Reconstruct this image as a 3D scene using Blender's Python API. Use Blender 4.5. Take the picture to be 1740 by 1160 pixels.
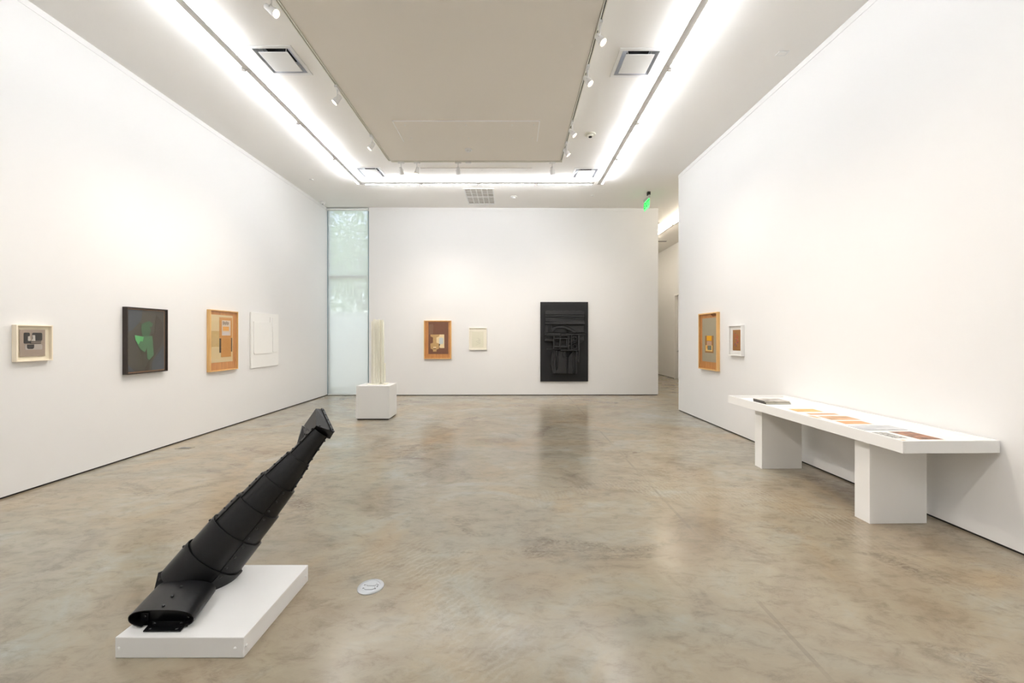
import bpy, bmesh, math, random
from mathutils import Vector, Matrix
random.seed(7)
for o in list(bpy.data.objects): bpy.data.objects.remove(o)
S = bpy.context.scene
COL = S.collection
PI = math.pi
# ------------------------------------------------------------------ camera
cam = bpy.data.cameras.new('camera'); cam.sensor_width = 36; cam.lens = 14.0
cam.shift_y = -9/1740; cam.clip_start = .02
co = bpy.data.objects.new('camera', cam); COL.objects.link(co)
co.location = (0, 0, 1.54); co.rotation_euler = (PI/2, 0, 0)
S.camera = co
# ------------------------------------------------------------------ exposure, world
S.view_settings.view_transform = 'Standard'
try: S.view_settings.look = 'None'
except Exception: pass
S.view_settings.exposure = 0.49; S.view_settings.gamma = 1; S.view_settings.use_curve_mapping = False
TUBE_STRENGTH = 58.0
SPOT_POWER = 150.0
SKY_STRENGTH = 1.25
wd = bpy.data.worlds.new('world'); S.world = wd; wd.use_nodes = True
nt = wd.node_tree
bg = nt.nodes['Background']
sky = nt.nodes.new('ShaderNodeTexSky'); sky.sky_type = 'NISHITA'
sky.sun_disc = False; sky.sun_elevation = math.radians(50); sky.sun_rotation = math.radians(200)
hz = nt.nodes.new('ShaderNodeMix'); hz.data_type = 'RGBA'; hz.inputs[0].default_value = .75; hz.inputs[7].default_value = (.95, .98, .96, 1)   # hazy white sky
nt.links.new(sky.outputs[0], hz.inputs[6]); nt.links.new(hz.outputs[2], bg.inputs[0]); bg.inputs[1].default_value = SKY_STRENGTH

# ------------------------------------------------------------------ materials
def lin(r, g, b):
    def c(v):
        v /= 255.0
        return v/12.92 if v <= .04045 else ((v+.055)/1.055)**2.4
    return (c(r), c(g), c(b), 1)
MATS = {}
def mat(name, rgb=(200,200,200), rough=.6, metal=0, spec=.5, noise=0, nscale=8, bump=0, bscale=60, emit=None, estr=0, stretch=None):
    if name in MATS: return MATS[name]
    m = bpy.data.materials.new(name); m.use_nodes = True; MATS[name] = m
    n = m.node_tree.nodes; l = m.node_tree.links; b = n['Principled BSDF']
    col = lin(*rgb)
    b.inputs['Base Color'].default_value = col
    b.inputs['Roughness'].default_value = rough; b.inputs['Metallic'].default_value = metal
    b.inputs['Specular IOR Level'].default_value = spec
    tc = n.new('ShaderNodeTexCoord'); mp = n.new('ShaderNodeMapping'); l.new(tc.outputs['Object'], mp.inputs[0])
    if stretch: mp.inputs['Scale'].default_value = stretch
    nz = n.new('ShaderNodeTexNoise'); nz.inputs['Scale'].default_value = nscale; nz.inputs['Detail'].default_value = 6
    l.new(mp.outputs[0], nz.inputs['Vector'])
    if noise:
        mx = n.new('ShaderNodeMix'); mx.data_type = 'RGBA'
        mx.inputs[6].default_value = tuple(min(1, c*(1-noise)) for c in col[:3])+(1,)
        mx.inputs[7].default_value = tuple(min(1, c*(1+noise)) for c in col[:3])+(1,)
        l.new(nz.outputs[0], mx.inputs[0]); l.new(mx.outputs[2], b.inputs['Base Color'])
    if bump:
        nb = n.new('ShaderNodeTexNoise'); nb.inputs['Scale'].default_value = bscale; nb.inputs['Detail'].default_value = 4
        l.new(mp.outputs[0], nb.inputs['Vector'])
        bp = n.new('ShaderNodeBump'); bp.inputs['Strength'].default_value = bump; bp.inputs['Distance'].default_value = .005
        l.new(nb.outputs[0], bp.inputs['Height']); l.new(bp.outputs[0], b.inputs['Normal'])
    if emit:
        b.inputs['Emission Color'].default_value = lin(*emit); b.inputs['Emission Strength'].default_value = estr
    return m
M_WALL = mat('wall_paint', (234,233,231), .75, noise=.012, nscale=1.5, bump=.03, bscale=180)
M_CEIL = mat('ceiling_paint', (245,243,239), .8, noise=.012, nscale=1.2, bump=.03, bscale=150)
M_GAP = mat('shadow_gap', (30,26,22), .8, noise=.1)
M_WHITE = mat('white_paint', (240,239,236), .45, noise=.01, bump=.01)
M_PLATE = mat('white_enamel', (236,236,234), .35, noise=.01)
M_CHROME = mat('vent_aluminium', (205,209,216), .35, metal=.35, noise=.05)
M_DARK = mat('duct_dark', (25,25,26), .8, noise=.1)
M_TRACK = mat('track_cream', (236,234,222), .45, noise=.02)
M_BATTEN = mat('batten_grey_white', (214,212,208), .5, noise=.01)
M_BLACK = mat('black_sheet_metal', (13,13,14), .36, spec=.38, noise=.18, nscale=6, bump=.04, bscale=30)
M_RIVET = mat('black_bolt', (14,14,14), .35, noise=.1)
M_BWOOD = mat('black_painted_wood', (27,27,28), .5, spec=.45, noise=.2, nscale=5, bump=.12, bscale=40)
M_CREAMW = mat('cream_white_wood', (250,247,232), .55, noise=.015, nscale=5, bump=.02)
M_STEEL = mat('brushed_steel', (190,192,194), .32, metal=.75, noise=.06, nscale=30)
M_TEAL = mat('window_aluminium', (120,150,160), .4, metal=.3, noise=.04)
M_GROUND = mat('outdoor_ground', (120,125,100), .9, noise=.2, nscale=1)
M_BARK = mat('bark', (80,66,52), .9, noise=.3, nscale=6, bump=.3, bscale=20)
M_LEAF = mat('leaf_green', (140,178,110), .6, noise=.3, nscale=2)

def tube_mat(name, rgb, s):
    m = bpy.data.materials.new(name); m.use_nodes = True; n = m.node_tree.nodes; l = m.node_tree.links
    n.remove(n['Principled BSDF']); e = n.new('ShaderNodeEmission')
    e.inputs[0].default_value = lin(*rgb); e.inputs[1].default_value = s
    l.new(e.outputs[0], n['Material Output'].inputs[0]); return m
M_TUBE = tube_mat('fluorescent_glow', (246,249,255), TUBE_STRENGTH)
M_LENS = tube_mat('warm_lamp_glow', (255,232,196), 9.0)
M_EXITG = tube_mat('exit_panel_glow', (150,255,175), .75)
M_LENS.cycles.emission_sampling = 'NONE'
M_EXITT = tube_mat('exit_letter_glow', (20,235,80), .95)

def concrete():
    m = bpy.data.materials.new('polished_concrete'); m.use_nodes = True
    n = m.node_tree.nodes; l = m.node_tree.links; b = n['Principled BSDF']
    tc = n.new('ShaderNodeTexCoord')
    def noise(sc, det, dist, rough=.55, scale=(1,1,1), rot=0):
        mp = n.new('ShaderNodeMapping'); mp.inputs['Scale'].default_value = scale; mp.inputs['Rotation'].default_value = (0,0,rot)
        l.new(tc.outputs['Object'], mp.inputs[0])
        z = n.new('ShaderNodeTexNoise'); z.inputs['Scale'].default_value = sc; z.inputs['Detail'].default_value = det
        z.inputs['Distortion'].default_value = dist; z.inputs['Roughness'].default_value = rough
        l.new(mp.outputs[0], z.inputs['Vector']); return z
    def ramp(src, stops):
        r = n.new('ShaderNodeValToRGB'); e = r.color_ramp.elements
        while len(e) < len(stops): e.new(.5)
        for k, (p, c) in enumerate(stops):
            e[k].position = p; e[k].color = c
        l.new(src, r.inputs[0]); return r
    def mix(a, bb, fac, mode='MIX'):
        x = n.new('ShaderNodeMix'); x.data_type = 'RGBA'; x.blend_type = mode
        for i, v in ((0, fac), (6, a), (7, bb)):
            if hasattr(v, 'is_linked'): l.new(v, x.inputs[i])
            else: x.inputs[i].default_value = v
        return x.outputs[2]
    big = ramp(noise(.42, 5, .9).outputs[0], [(.36, lin(156,138,112)), (.47, lin(156,144,122)), (.55, lin(147,144,131)), (.66, lin(154,157,152))])
    mid = ramp(noise(1.25, 10, .7, .62, (1,1.35,1), .35).outputs[0], [(.30, lin(120,102,82)), (.42, lin(148,135,116)), (.54, lin(160,149,129)), (.66, lin(164,162,151)), (.78, lin(184,180,168))])
    c = mix(big.outputs[0], mid.outputs[0], .58)
    # warm ochre clouds
    oc = ramp(noise(.8, 5, .8, .55, (1,1,1), 1.1).outputs[0], [(.56, (0,0,0,1)), (.74, (.55,.55,.55,1))])
    c = mix(c, lin(172,147,112), oc.outputs[0])
    fine = ramp(noise(6.5, 11, .5, .72, (1, 1.9, 1), .5).outputs[0], [(.32, (.62,.59,.56,1)), (.50, (1,1,1,1)), (.70, (1.12,1.12,1.1,1))])
    c = mix(c, fine.outputs[0], .60, 'MULTIPLY')
    def scale_(v, k):
        m_ = n.new('ShaderNodeMath'); m_.operation = 'MULTIPLY'; m_.inputs[1].default_value = k; l.new(v, m_.inputs[0]); return m_.outputs[0]
    # trowel arcs, in patches
    for (lx, ly, sc_, off) in ((-.1, -1.6, 6.5, 0), (1.6, -3.6, 7.5, 5.0)):
        wv = n.new('ShaderNodeTexWave'); wv.wave_type = 'RINGS'; wv.rings_direction = 'Z'
        wv.inputs['Scale'].default_value = sc_; wv.inputs['Distortion'].default_value = 9; wv.inputs['Detail'].default_value = 5
        wv.inputs['Detail Scale'].default_value = 1.6; wv.inputs['Detail Roughness'].default_value = .7
        mp = n.new('ShaderNodeMapping'); mp.inputs['Location'].default_value = (lx, ly, 0); l.new(tc.outputs['Object'], mp.inputs[0]); l.new(mp.outputs[0], wv.inputs[0])
        wr = ramp(wv.outputs[1], [(.45, (0,0,0,1)), (.95, (1,1,1,1))])
        nz = noise(.75, 4, .6); mo = nz.inputs['Vector'].links[0].from_node; mo.inputs['Location'].default_value = (off, off*.7, 0)
        mk = ramp(nz.outputs[0], [(.56, (0,0,0,1)), (.70, (1,1,1,1))])
        fac = mix(wr.outputs[0], mk.outputs[0], 1.0, 'MULTIPLY')
        c = mix(c, lin(188,182,166), scale_(fac, .27))
    # brown scuffs
    sk = ramp(noise(1.1, 4, 1.0, .6, (1,1.3,1), -.4).outputs[0], [(.0, (1,1,1,1)), (.30, (1,1,1,1)), (.42, (0,0,0,1))])
    sk2 = ramp(noise(9, 9, 2.5, .75, (1, 2, 1), -.5).outputs[0], [(.38, (1,1,1,1)), (.58, (.15,.15,.15,1))])
    c = mix(c, lin(104,88,72), scale_(mix(sk.outputs[0], sk2.outputs[0], 1.0, 'MULTIPLY'), .8))
    # hairline crazing
    vo = n.new('ShaderNodeTexVoronoi'); vo.feature = 'DISTANCE_TO_EDGE'; vo.inputs['Scale'].default_value = 5
    wn = noise(2.2, 8, 0, .7); vm = n.new('ShaderNodeVectorMath'); vm.operation = 'MULTIPLY_ADD'; vm.inputs[1].default_value = (1.1,1.1,0); l.new(wn.outputs['Color'], vm.inputs[0]); l.new(tc.outputs['Object'], vm.inputs[2]); l.new(vm.outputs[0], vo.inputs['Vector'])
    vr = ramp(vo.outputs['Distance'], [(.0, (1,1,1,1)), (.012, (0,0,0,1))])
    vk = ramp(noise(.9, 3, .5).outputs[0], [(.50, (0,0,0,1)), (.60, (1,1,1,1))])
    c = mix(c, lin(110,100,88), scale_(mix(vr.outputs[0], vk.outputs[0], 1.0, 'MULTIPLY'), .45))
    # filled saw joint running along the room
    sx_ = n.new('ShaderNodeSeparateXYZ'); l.new(tc.outputs['Object'], sx_.inputs[0])
    m1_ = n.new('ShaderNodeMath'); m1_.operation = 'SUBTRACT'; m1_.inputs[1].default_value = 1.43; l.new(sx_.outputs[0], m1_.inputs[0])
    m2_ = n.new('ShaderNodeMath'); m2_.operation = 'ABSOLUTE'; l.new(m1_.outputs[0], m2_.inputs[0])
    m3_ = n.new('ShaderNodeMath'); m3_.operation = 'LESS_THAN'; m3_.inputs[1].default_value = .013; l.new(m2_.outputs[0], m3_.inputs[0])
    jk = ramp(noise(1.4, 4, .3).outputs[0], [(.42, (0,0,0,1)), (.56, (1,1,1,1))])
    c = mix(c, lin(128,116,100), scale_(mix(m3_.outputs[0], jk.outputs[0], 1.0, 'MULTIPLY'), .45))
    l.new(c, b.inputs['Base Color'])
    rr = n.new('ShaderNodeMapRange'); rr.inputs[3].default_value = .12; rr.inputs[4].default_value = .30
    l.new(noise(2.6, 6, 1.2).outputs[0], rr.inputs[0]); l.new(rr.outputs[0], b.inputs['Roughness'])
    b.inputs['Specular IOR Level'].default_value = .5
    bp = n.new('ShaderNodeBump'); bp.inputs['Strength'].default_value = .06; bp.inputs['Distance'].default_value = .004
    l.new(noise(9, 8, 1.5).outputs[0], bp.inputs['Height']); l.new(bp.outputs[0], b.inputs['Normal'])
    return m
M_FLOOR = concrete()

def wood(name, rgb, rgb2, along='Z', scale=3):
    m = bpy.data.materials.new(name); m.use_nodes = True; n = m.node_tree.nodes; l = m.node_tree.links; b = n['Principled BSDF']
    tc = n.new('ShaderNodeTexCoord'); mp = n.new('ShaderNodeMapping'); l.new(tc.outputs['Object'], mp.inputs[0])
    mp.inputs['Scale'].default_value = {'Z': (14,14,1), 'X': (1,14,14)}[along]
    z = n.new('ShaderNodeTexNoise'); z.inputs['Scale'].default_value = scale; z.inputs['Detail'].default_value = 6; z.inputs['Distortion'].default_value = .8
    l.new(mp.outputs[0], z.inputs['Vector'])
    r = n.new('ShaderNodeValToRGB'); r.color_ramp.elements[0].color = lin(*rgb2); r.color_ramp.elements[1].color = lin(*rgb)
    r.color_ramp.elements[0].position = .3; r.color_ramp.elements[1].position = .62
    l.new(z.outputs[0], r.inputs[0]); l.new(r.outputs[0], b.inputs['Base Color']); b.inputs['Roughness'].default_value = .45
    return m
M_MAPLE = wood('pale_maple', (232,190,126), (218,170,104))
M_PLYW = wood('amber_wood_board', (206,146,82), (178,114,56))

def pane_mat(name, refl=.08, tint=(1,1,1,1)):
    m = bpy.data.materials.new(name); m.use_nodes = True; n = m.node_tree.nodes; l = m.node_tree.links
    n.remove(n['Principled BSDF'])
    t = n.new('ShaderNodeBsdfTransparent'); t.inputs[0].default_value = tint
    g = n.new('ShaderNodeBsdfGlossy'); g.inputs['Roughness'].default_value = .02
    lw = n.new('ShaderNodeLayerWeight'); lw.inputs[0].default_value = .5
    pw = n.new('ShaderNodeMath'); pw.operation = 'POWER'; pw.inputs[1].default_value = 4.5; l.new(lw.outputs['Facing'], pw.inputs[0])
    ma = n.new('ShaderNodeMath'); ma.operation = 'MULTIPLY_ADD'; ma.inputs[1].default_value = .6; ma.inputs[2].default_value = .02; l.new(pw.outputs[0], ma.inputs[0])
    mx = n.new('ShaderNodeMixShader'); l.new(ma.outputs[0], mx.inputs[0]); l.new(t.outputs[0], mx.inputs[1]); l.new(g.outputs[0], mx.inputs[2])
    l.new(mx.outputs[0], n['Material Output'].inputs[0]); return m
M_PANE = pane_mat('picture_glazing')
M_GLASS = pane_mat('window_glass', tint=(.97,.99,.985,1))

def shade_mat():
    m = bpy.data.materials.new('translucent_shade_cloth'); m.use_nodes = True; n = m.node_tree.nodes; l = m.node_tree.links
    n.remove(n['Principled BSDF'])
    d = n.new('ShaderNodeBsdfDiffuse'); d.inputs[0].default_value = lin(232,236,234)
    tl = n.new('ShaderNodeBsdfTranslucent'); tl.inputs[0].default_value = lin(244,240,232)
    tr = n.new('ShaderNodeBsdfTransparent')
    tc = n.new('ShaderNodeTexCoord'); nz = n.new('ShaderNodeTexNoise'); nz.inputs['Scale'].default_value = 300; l.new(tc.outputs['Object'], nz.inputs['Vector'])
    rg = n.new('ShaderNodeMapRange'); rg.inputs[3].default_value = .32; rg.inputs[4].default_value = .40; l.new(nz.outputs[0], rg.inputs[0])
    m1 = n.new('ShaderNodeMixShader'); m1.inputs[0].default_value = .40; l.new(d.outputs[0], m1.inputs[1]); l.new(tl.outputs[0], m1.inputs[2])
    m2 = n.new('ShaderNodeMixShader'); l.new(rg.outputs[0], m2.inputs[0]); l.new(m1.outputs[0], m2.inputs[1]); l.new(tr.outputs[0], m2.inputs[2])
    l.new(m2.outputs[0], n['Material Output'].inputs[0]); return m
M_SHADE = shade_mat()

# ------------------------------------------------------------------ mesh helpers
def box(bm, x0, x1, y0, y1, z0, z1, mtx=None):
    v = [bm.verts.new(Vector(p) if mtx is None else mtx @ Vector(p)) for p in
         [(x0,y0,z0),(x1,y0,z0),(x1,y1,z0),(x0,y1,z0),(x0,y0,z1),(x1,y0,z1),(x1,y1,z1),(x0,y1,z1)]]
    for f in ((3,2,1,0),(4,5,6,7),(0,1,5,4),(1,2,6,5),(2,3,7,6),(3,0,4,7)): bm.faces.new([v[i] for i in f])
def prism(bm, pts, d0, d1, axis='z'):
    """polygon pts (a,b) extruded along axis: z -> (a,b,d); y -> (a,d,b)"""
    def P(a, b, d): return (a, b, d) if axis == 'z' else (a, d, b)
    lo = [bm.verts.new(P(a,b,d0)) for a,b in pts]; hi = [bm.verts.new(P(a,b,d1)) for a,b in pts]
    bm.faces.new(lo); bm.faces.new(hi[::-1])
    k = len(pts)
    for i in range(k): bm.faces.new([lo[i], hi[i], hi[(i+1)%k], lo[(i+1)%k]])
def rings(bm, rs, cap0=True, cap1=True, closed=True):
    vs = [[bm.verts.new(p) for p in r] for r in rs]
    k = len(vs[0])
    for a, b in zip(vs, vs[1:]):
        for i in range(k if closed else k-1): bm.faces.new([a[i], a[(i+1)%k], b[(i+1)%k], b[i]])
    if cap0: bm.faces.new(vs[0][::-1])
    if cap1: bm.faces.new(vs[-1])
def circ(c, r, z, k=24, axis='z', sy=1):
    out = []
    for i in range(k):
        t = 2*PI*i/k; a, b = r*math.cos(t), r*sy*math.sin(t)
        out.append({'z': (c[0]+a, c[1]+b, z), 'y': (c[0]+a, z, c[1]+b), 'x': (z, c[0]+a, c[1]+b)}[axis])
    return out
def lathe(bm, prof, c=(0,0), k=24, axis='z', cap0=True, cap1=True):
    rings(bm, [circ(c, r, z, k, axis) for r, z in prof], cap0, cap1)
def rod(bm, p, q, r, k=10, r2=None):
    p, q = Vector(p), Vector(q); d = (q-p).normalized()
    u = d.orthogonal().normalized(); w = d.cross(u)
    r2 = r if r2 is None else r2
    rings(bm, [[p+(u*math.cos(2*PI*i/k)+w*math.sin(2*PI*i/k))*r for i in range(k)],
               [q+(u*math.cos(2*PI*i/k)+w*math.sin(2*PI*i/k))*r2 for i in range(k)]])
def rrect(x0, x1, y0, y1, r, k=5, rs=None):
    pts = []
    rs = rs or (r, r, r, r)
    for (cx, cy, a0), rr in zip(((x1, y1, 0), (x0, y1, 90), (x0, y0, 180), (x1, y0, 270)), rs):
        sx = -1 if cx == x1 else 1; sy = -1 if cy == y1 else 1
        if rr <= 0: pts.append((cx, cy)); continue
        for i in range(k+1):
            a = math.radians(a0+90*i/k); pts.append((cx+sx*rr+rr*math.cos(a), cy+sy*rr+rr*math.sin(a)))
    return pts
def obj(name, bm, m, parent=None, bevel=0, smooth=False):
    bmesh.ops.recalc_face_normals(bm, faces=bm.faces)
    me = bpy.data.meshes.new(name); bm.to_mesh(me); bm.free()
    if m: me.materials.append(m)
    if smooth:
        for p in me.polygons: p.use_smooth = True
        me.set_sharp_from_angle(angle=math.radians(38))
    o = bpy.data.objects.new(name, me); COL.objects.link(o)
    if parent: o.parent = parent
    if bevel:
        bv = o.modifiers.new('bevel', 'BEVEL'); bv.width = bevel; bv.segments = 2; bv.limit_method = 'ANGLE'
    return o
def bxo(name, dims, m, parent=None, bevel=0):
    bm = bmesh.new(); box(bm, *dims); return obj(name, bm, m, parent, bevel)
def tag(o, label, cat, group=None):
    o['label'] = label; o['category'] = cat
    if group: o['group'] = group
    return o
def thing(name, label, cat, loc=(0,0,0), rz=0, group=None):
    o = bpy.data.objects.new(name, None); COL.objects.link(o); o.empty_display_size = .05
    o.location = loc; o.rotation_euler = (0,0,rz); return tag(o, label, cat, group)
def struct(o): o['kind'] = 'structure'; return o
def dup(root, loc, rz=None, label=None, group=None, parent=None):
    r = root.copy(); COL.objects.link(r); r.location = loc
    if rz is not None: r.rotation_euler = (0,0,rz)
    if label: r['label'] = label
    if group: r['group'] = group
    if parent: r.parent = parent
    for ch in root.children:
        c = ch.copy(); COL.objects.link(c); c.parent = r
        for g in ch.children:
            d = g.copy(); COL.objects.link(d); d.parent = c
    return r

# ------------------------------------------------------------------ room shell (metres, camera at origin looking +y)
H = 4.88; XL = -4.82; YB = 10.37; YF = -2.6; GAP = .018
AR = math.radians(1.306)                      # the partition on the right runs a little out of square
def wx(y): return 3.6455 - .0228*y            # its face
HX = 5.9                                      # far side of the corridor
fl = bmesh.new(); box(fl, -5.0, 6.1, YF-.2, 18.2, -.1, 0); struct(obj('floor', fl, M_FLOOR))
# ceiling slab, with openings for the four vents and the return grille
VENTS = [(1.515, 4.87), (-2.80, 4.83), (-2.87, 8.11), (1.50, 8.16)]
HOLES = [(x-.228, x+.228, y-.228, y+.228) for x, y in VENTS] + [(-1.09, -.43, 9.02, 10.06), (-5.0, 2.5, 10.56, 18.2)]
cxs = sorted({-5.0, 6.1} | {v for h in HOLES for v in h[:2]}); cys = sorted({YF-.2, 18.2} | {v for h in HOLES for v in h[2:]})
def solid(i, j):
    if not (0 <= i < len(cxs)-1 and 0 <= j < len(cys)-1): return False
    x, y = (cxs[i]+cxs[i+1])/2, (cys[j]+cys[j+1])/2
    return not any(h[0] < x < h[1] and h[2] < y < h[3] for h in HOLES)
cl = bmesh.new(); cv = {}
def cvert(i, j, z):
    if (i, j, z) not in cv: cv[(i, j, z)] = cl.verts.new((cxs[i], cys[j], H if z == 0 else H+.15))
    return cv[(i, j, z)]
for i in range(len(cxs)-1):
    for j in range(len(cys)-1):
        if not solid(i, j): continue
        for z in (0, 1): cl.faces.new([cvert(i,j,z), cvert(i+1,j,z), cvert(i+1,j+1,z), cvert(i,j+1,z)])
        for di, dj, p, q in ((-1,0,(i,j),(i,j+1)), (1,0,(i+1,j),(i+1,j+1)), (0,-1,(i,j),(i+1,j)), (0,1,(i,j+1),(i+1,j+1))):
            if not solid(i+di, j+dj): cl.faces.new([cvert(*p,0), cvert(*q,0), cvert(*q,1), cvert(*p,1)])
ceil = struct(obj('ceiling', cl, M_CEIL))
def wallpoly(name, pts, z0=GAP, z1=H):
    bm = bmesh.new(); prism(bm, pts, z0, z1); return struct(obj(name, bm, M_WALL))
wallpoly('wall_left', [(XL-.16,YF),(XL,YF),(XL,YB+.10),(XL-.16,YB+.10)])
wallpoly('wall_back', [(-3.715,YB-.03),(3.82,YB+.04),(3.82,YB+.20),(-3.715,YB+.13)])
wallpoly('wall_right', [(wx(YF),YF),(wx(8.27),8.27),(wx(8.27)+.16,8.27),(wx(YF)+.16,YF)])
wallpoly('wall_front', [(XL-.16,YF-.16),(6.0,YF-.16),(6.0,YF),(XL-.16,YF)])
wallpoly('wall_corridor_left', [(2.5,10.56),(2.66,10.56),(2.66,18),(2.5,18)])
wallpoly('wall_corridor_end', [(2.5,18),(6.0,18),(6.0,18.16),(2.5,18.16)])
# corridor side wall in pieces around the doorway at y 13.2..14.47
wc = bmesh.new()
box(wc, HX, HX+.16, 14.47, 18.16, GAP, H); box(wc, HX, HX+.16, YF, 13.4, GAP, H); box(wc, HX, HX+.16, 13.4, 14.47, 3.06, H)
struct(obj('wall_corridor_right', wc, M_WALL))
def strip(name, pts, z0, z1, m):
    bm = bmesh.new(); prism(bm, pts, z0, z1); return struct(obj(name, bm, m))
strip('baseboard_left', [(XL-.14,YF),(XL-.012,YF),(XL-.012,YB+.08),(XL-.14,YB+.08)], 0, GAP, M_GAP)
strip('baseboard_back', [(-3.70,YB-.018),(3.805,YB+.052),(3.805,YB+.18),(-3.70,YB+.11)], 0, GAP, M_GAP)
strip('baseboard_right', [(wx(YF)+.012,YF),(wx(8.26)+.012,8.255),(wx(8.26)+.14,8.255),(wx(YF)+.14,YF)], 0, GAP, M_GAP)
strip('baseboard_front', [(XL,YF-.14),(5.9,YF-.14),(5.9,YF-.012),(XL,YF-.012)], 0, GAP, M_GAP)
strip('baseboard_corridor', [(HX+.012,YF),(HX+.14,YF),(HX+.14,13.4),(HX+.012,13.4)], 0, GAP, M_GAP)
strip('baseboard_corridor_end', [(HX+.012,14.47),(HX+.14,14.47),(HX+.14,18),(HX+.012,18)], 0, GAP, M_GAP)
# slim cornice line under the ceiling
strip('trim_1', [(XL,YF),(XL+.006,YF),(XL+.006,YB),(XL,YB)], H-.07, H, M_WALL)
strip('trim_2', [(-3.715,YB-.036),(3.82,YB+.034),(3.82,YB+.04),(-3.715,YB-.03)], H-.07, H, M_WALL)
strip('trim_3', [(wx(YF)-.006,YF),(wx(8.27)-.006,8.27),(wx(8.27),8.27),(wx(YF),YF)], H-.07, H, M_WALL)
# door of the corridor
d1 = struct(bxo('door_1', (HX+.09, HX+.135, 13.46, 14.41, .005, 3.0), M_WHITE))
df = bmesh.new(); box(df, HX-.012, HX+.16, 13.40, 13.46, 0, 3.06); box(df, HX-.012, HX+.16, 14.41, 14.47, 0, 3.06); box(df, HX-.012, HX+.16, 13.46, 14.41, 3.0, 3.06)
obj('door_frame', df, M_WHITE, d1)
hb = bmesh.new(); rod(hb, (HX+.09,14.33,1.0), (HX+.03,14.33,1.0), .012); rod(hb, (HX+.035,14.34,1.0), (HX+.035,14.20,1.0), .011); lathe(hb, [(.028,HX+.078),(.028,HX+.09)], (14.33,1.0), 16, 'x')
obj('door_handle', hb, M_STEEL, d1)
# dropped central ceiling raft and access hatches
RX0, RX1, RY0, RY1, RZ = -2.215, .875, .0, 7.27, 4.74
raft = struct(bxo('ceiling_dropped', (RX0, RX1, RY0, RY1, RZ, H-.001), mat('raft_paint', (239,234,225), .8, noise=.012, nscale=1.2)))
hz = bmesh.new(); box(hz, -1.77, .405, 5.92, 6.52, RZ-.008, RZ); obj('access_hatch', hz, MATS['raft_paint'], raft, .002)
for d in ((-1.782,.417,5.908,5.922),(-1.782,-1.77,5.922,6.53),(.405,.417,5.922,6.53)): bxo('hatch_lit_edge', (*d, RZ-.011, RZ), mat('lit_edge_white', (253,253,251), .5), raft)  # brighter strips put the light caught by the hatch edges into colour
hz = bmesh.new(); box(hz, -1.82, .40, 7.90, 8.40, H-.012, H); obj('access_hatch', hz, M_CEIL, ceil, .002)
sc0 = bmesh.new(); lathe(sc0, [(.012,0),(.012,-.004),(.006,-.006)], k=10); sc0 = obj('screw_cap', sc0, M_PLATE, raft); sc0.location = (-1.62, 6.02, RZ-.008)
for x, y, z in [(-1.62,6.42,RZ-.008),(-.7,6.02,RZ-.008),(-.7,6.42,RZ-.008),(.0,6.02,RZ-.008),(.0,6.42,RZ-.008),(.33,6.02,RZ-.008),(.33,6.42,RZ-.008),(-1.6,8.0,H-.012),(-.6,8.0,H-.012),(0,8.0,H-.012),(.3,8.0,H-.012)]:
    dup(sc0, (x,y,z), parent=raft if z < H-.05 else ceil)

# window and roller shade
w1 = bmesh.new()
box(w1, -4.82, -4.77, YB+.03, YB+.10, 0, H); box(w1, -3.765, -3.715, YB+.03, YB+.10, 0, H)
box(w1, -4.77, -3.765, YB+.03, YB+.10, 0, .05); box(w1, -4.77, -3.765, YB+.03, YB+.10, H-.05, H)
win = struct(obj('window_1', w1, M_TEAL))
bxo('transom', (-4.77, -3.765, YB+.05, YB+.10, 3.05, 3.13), M_PLATE, win)
bxo('pane', (-4.77, -3.765, YB+.06, YB+.068, .05, 3.05), M_GLASS, win)
bxo('pane', (-4.77, -3.765, YB+.06, YB+.068, 3.13, H-.05), M_GLASS, win)
# returns: left wall outer edge up to frame
rs = thing('roller_shade', 'sheer white roller shade pulled down over the tall corner window', 'window shade', (-4.27, YB-.02, 0))
b = bmesh.new(); rod(b, (-.535,0,H-.045), (.535,0,H-.045), .03, 16); obj('roller_tube', b, M_PLATE, rs, smooth=True)
bxo('shade_cloth', (-.525, .525, .026, .0268, .03, H-.045), M_SHADE, rs)
bxo('hem_bar', (-.525, .525, .019, .034, .012, .036), M_PLATE, rs, .003)
for s in (-1, 1): bxo('bracket', (s*.536-.004, s*.536+.004, -.035, .03, H-.085, H-.004), M_PLATE, rs)

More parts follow.
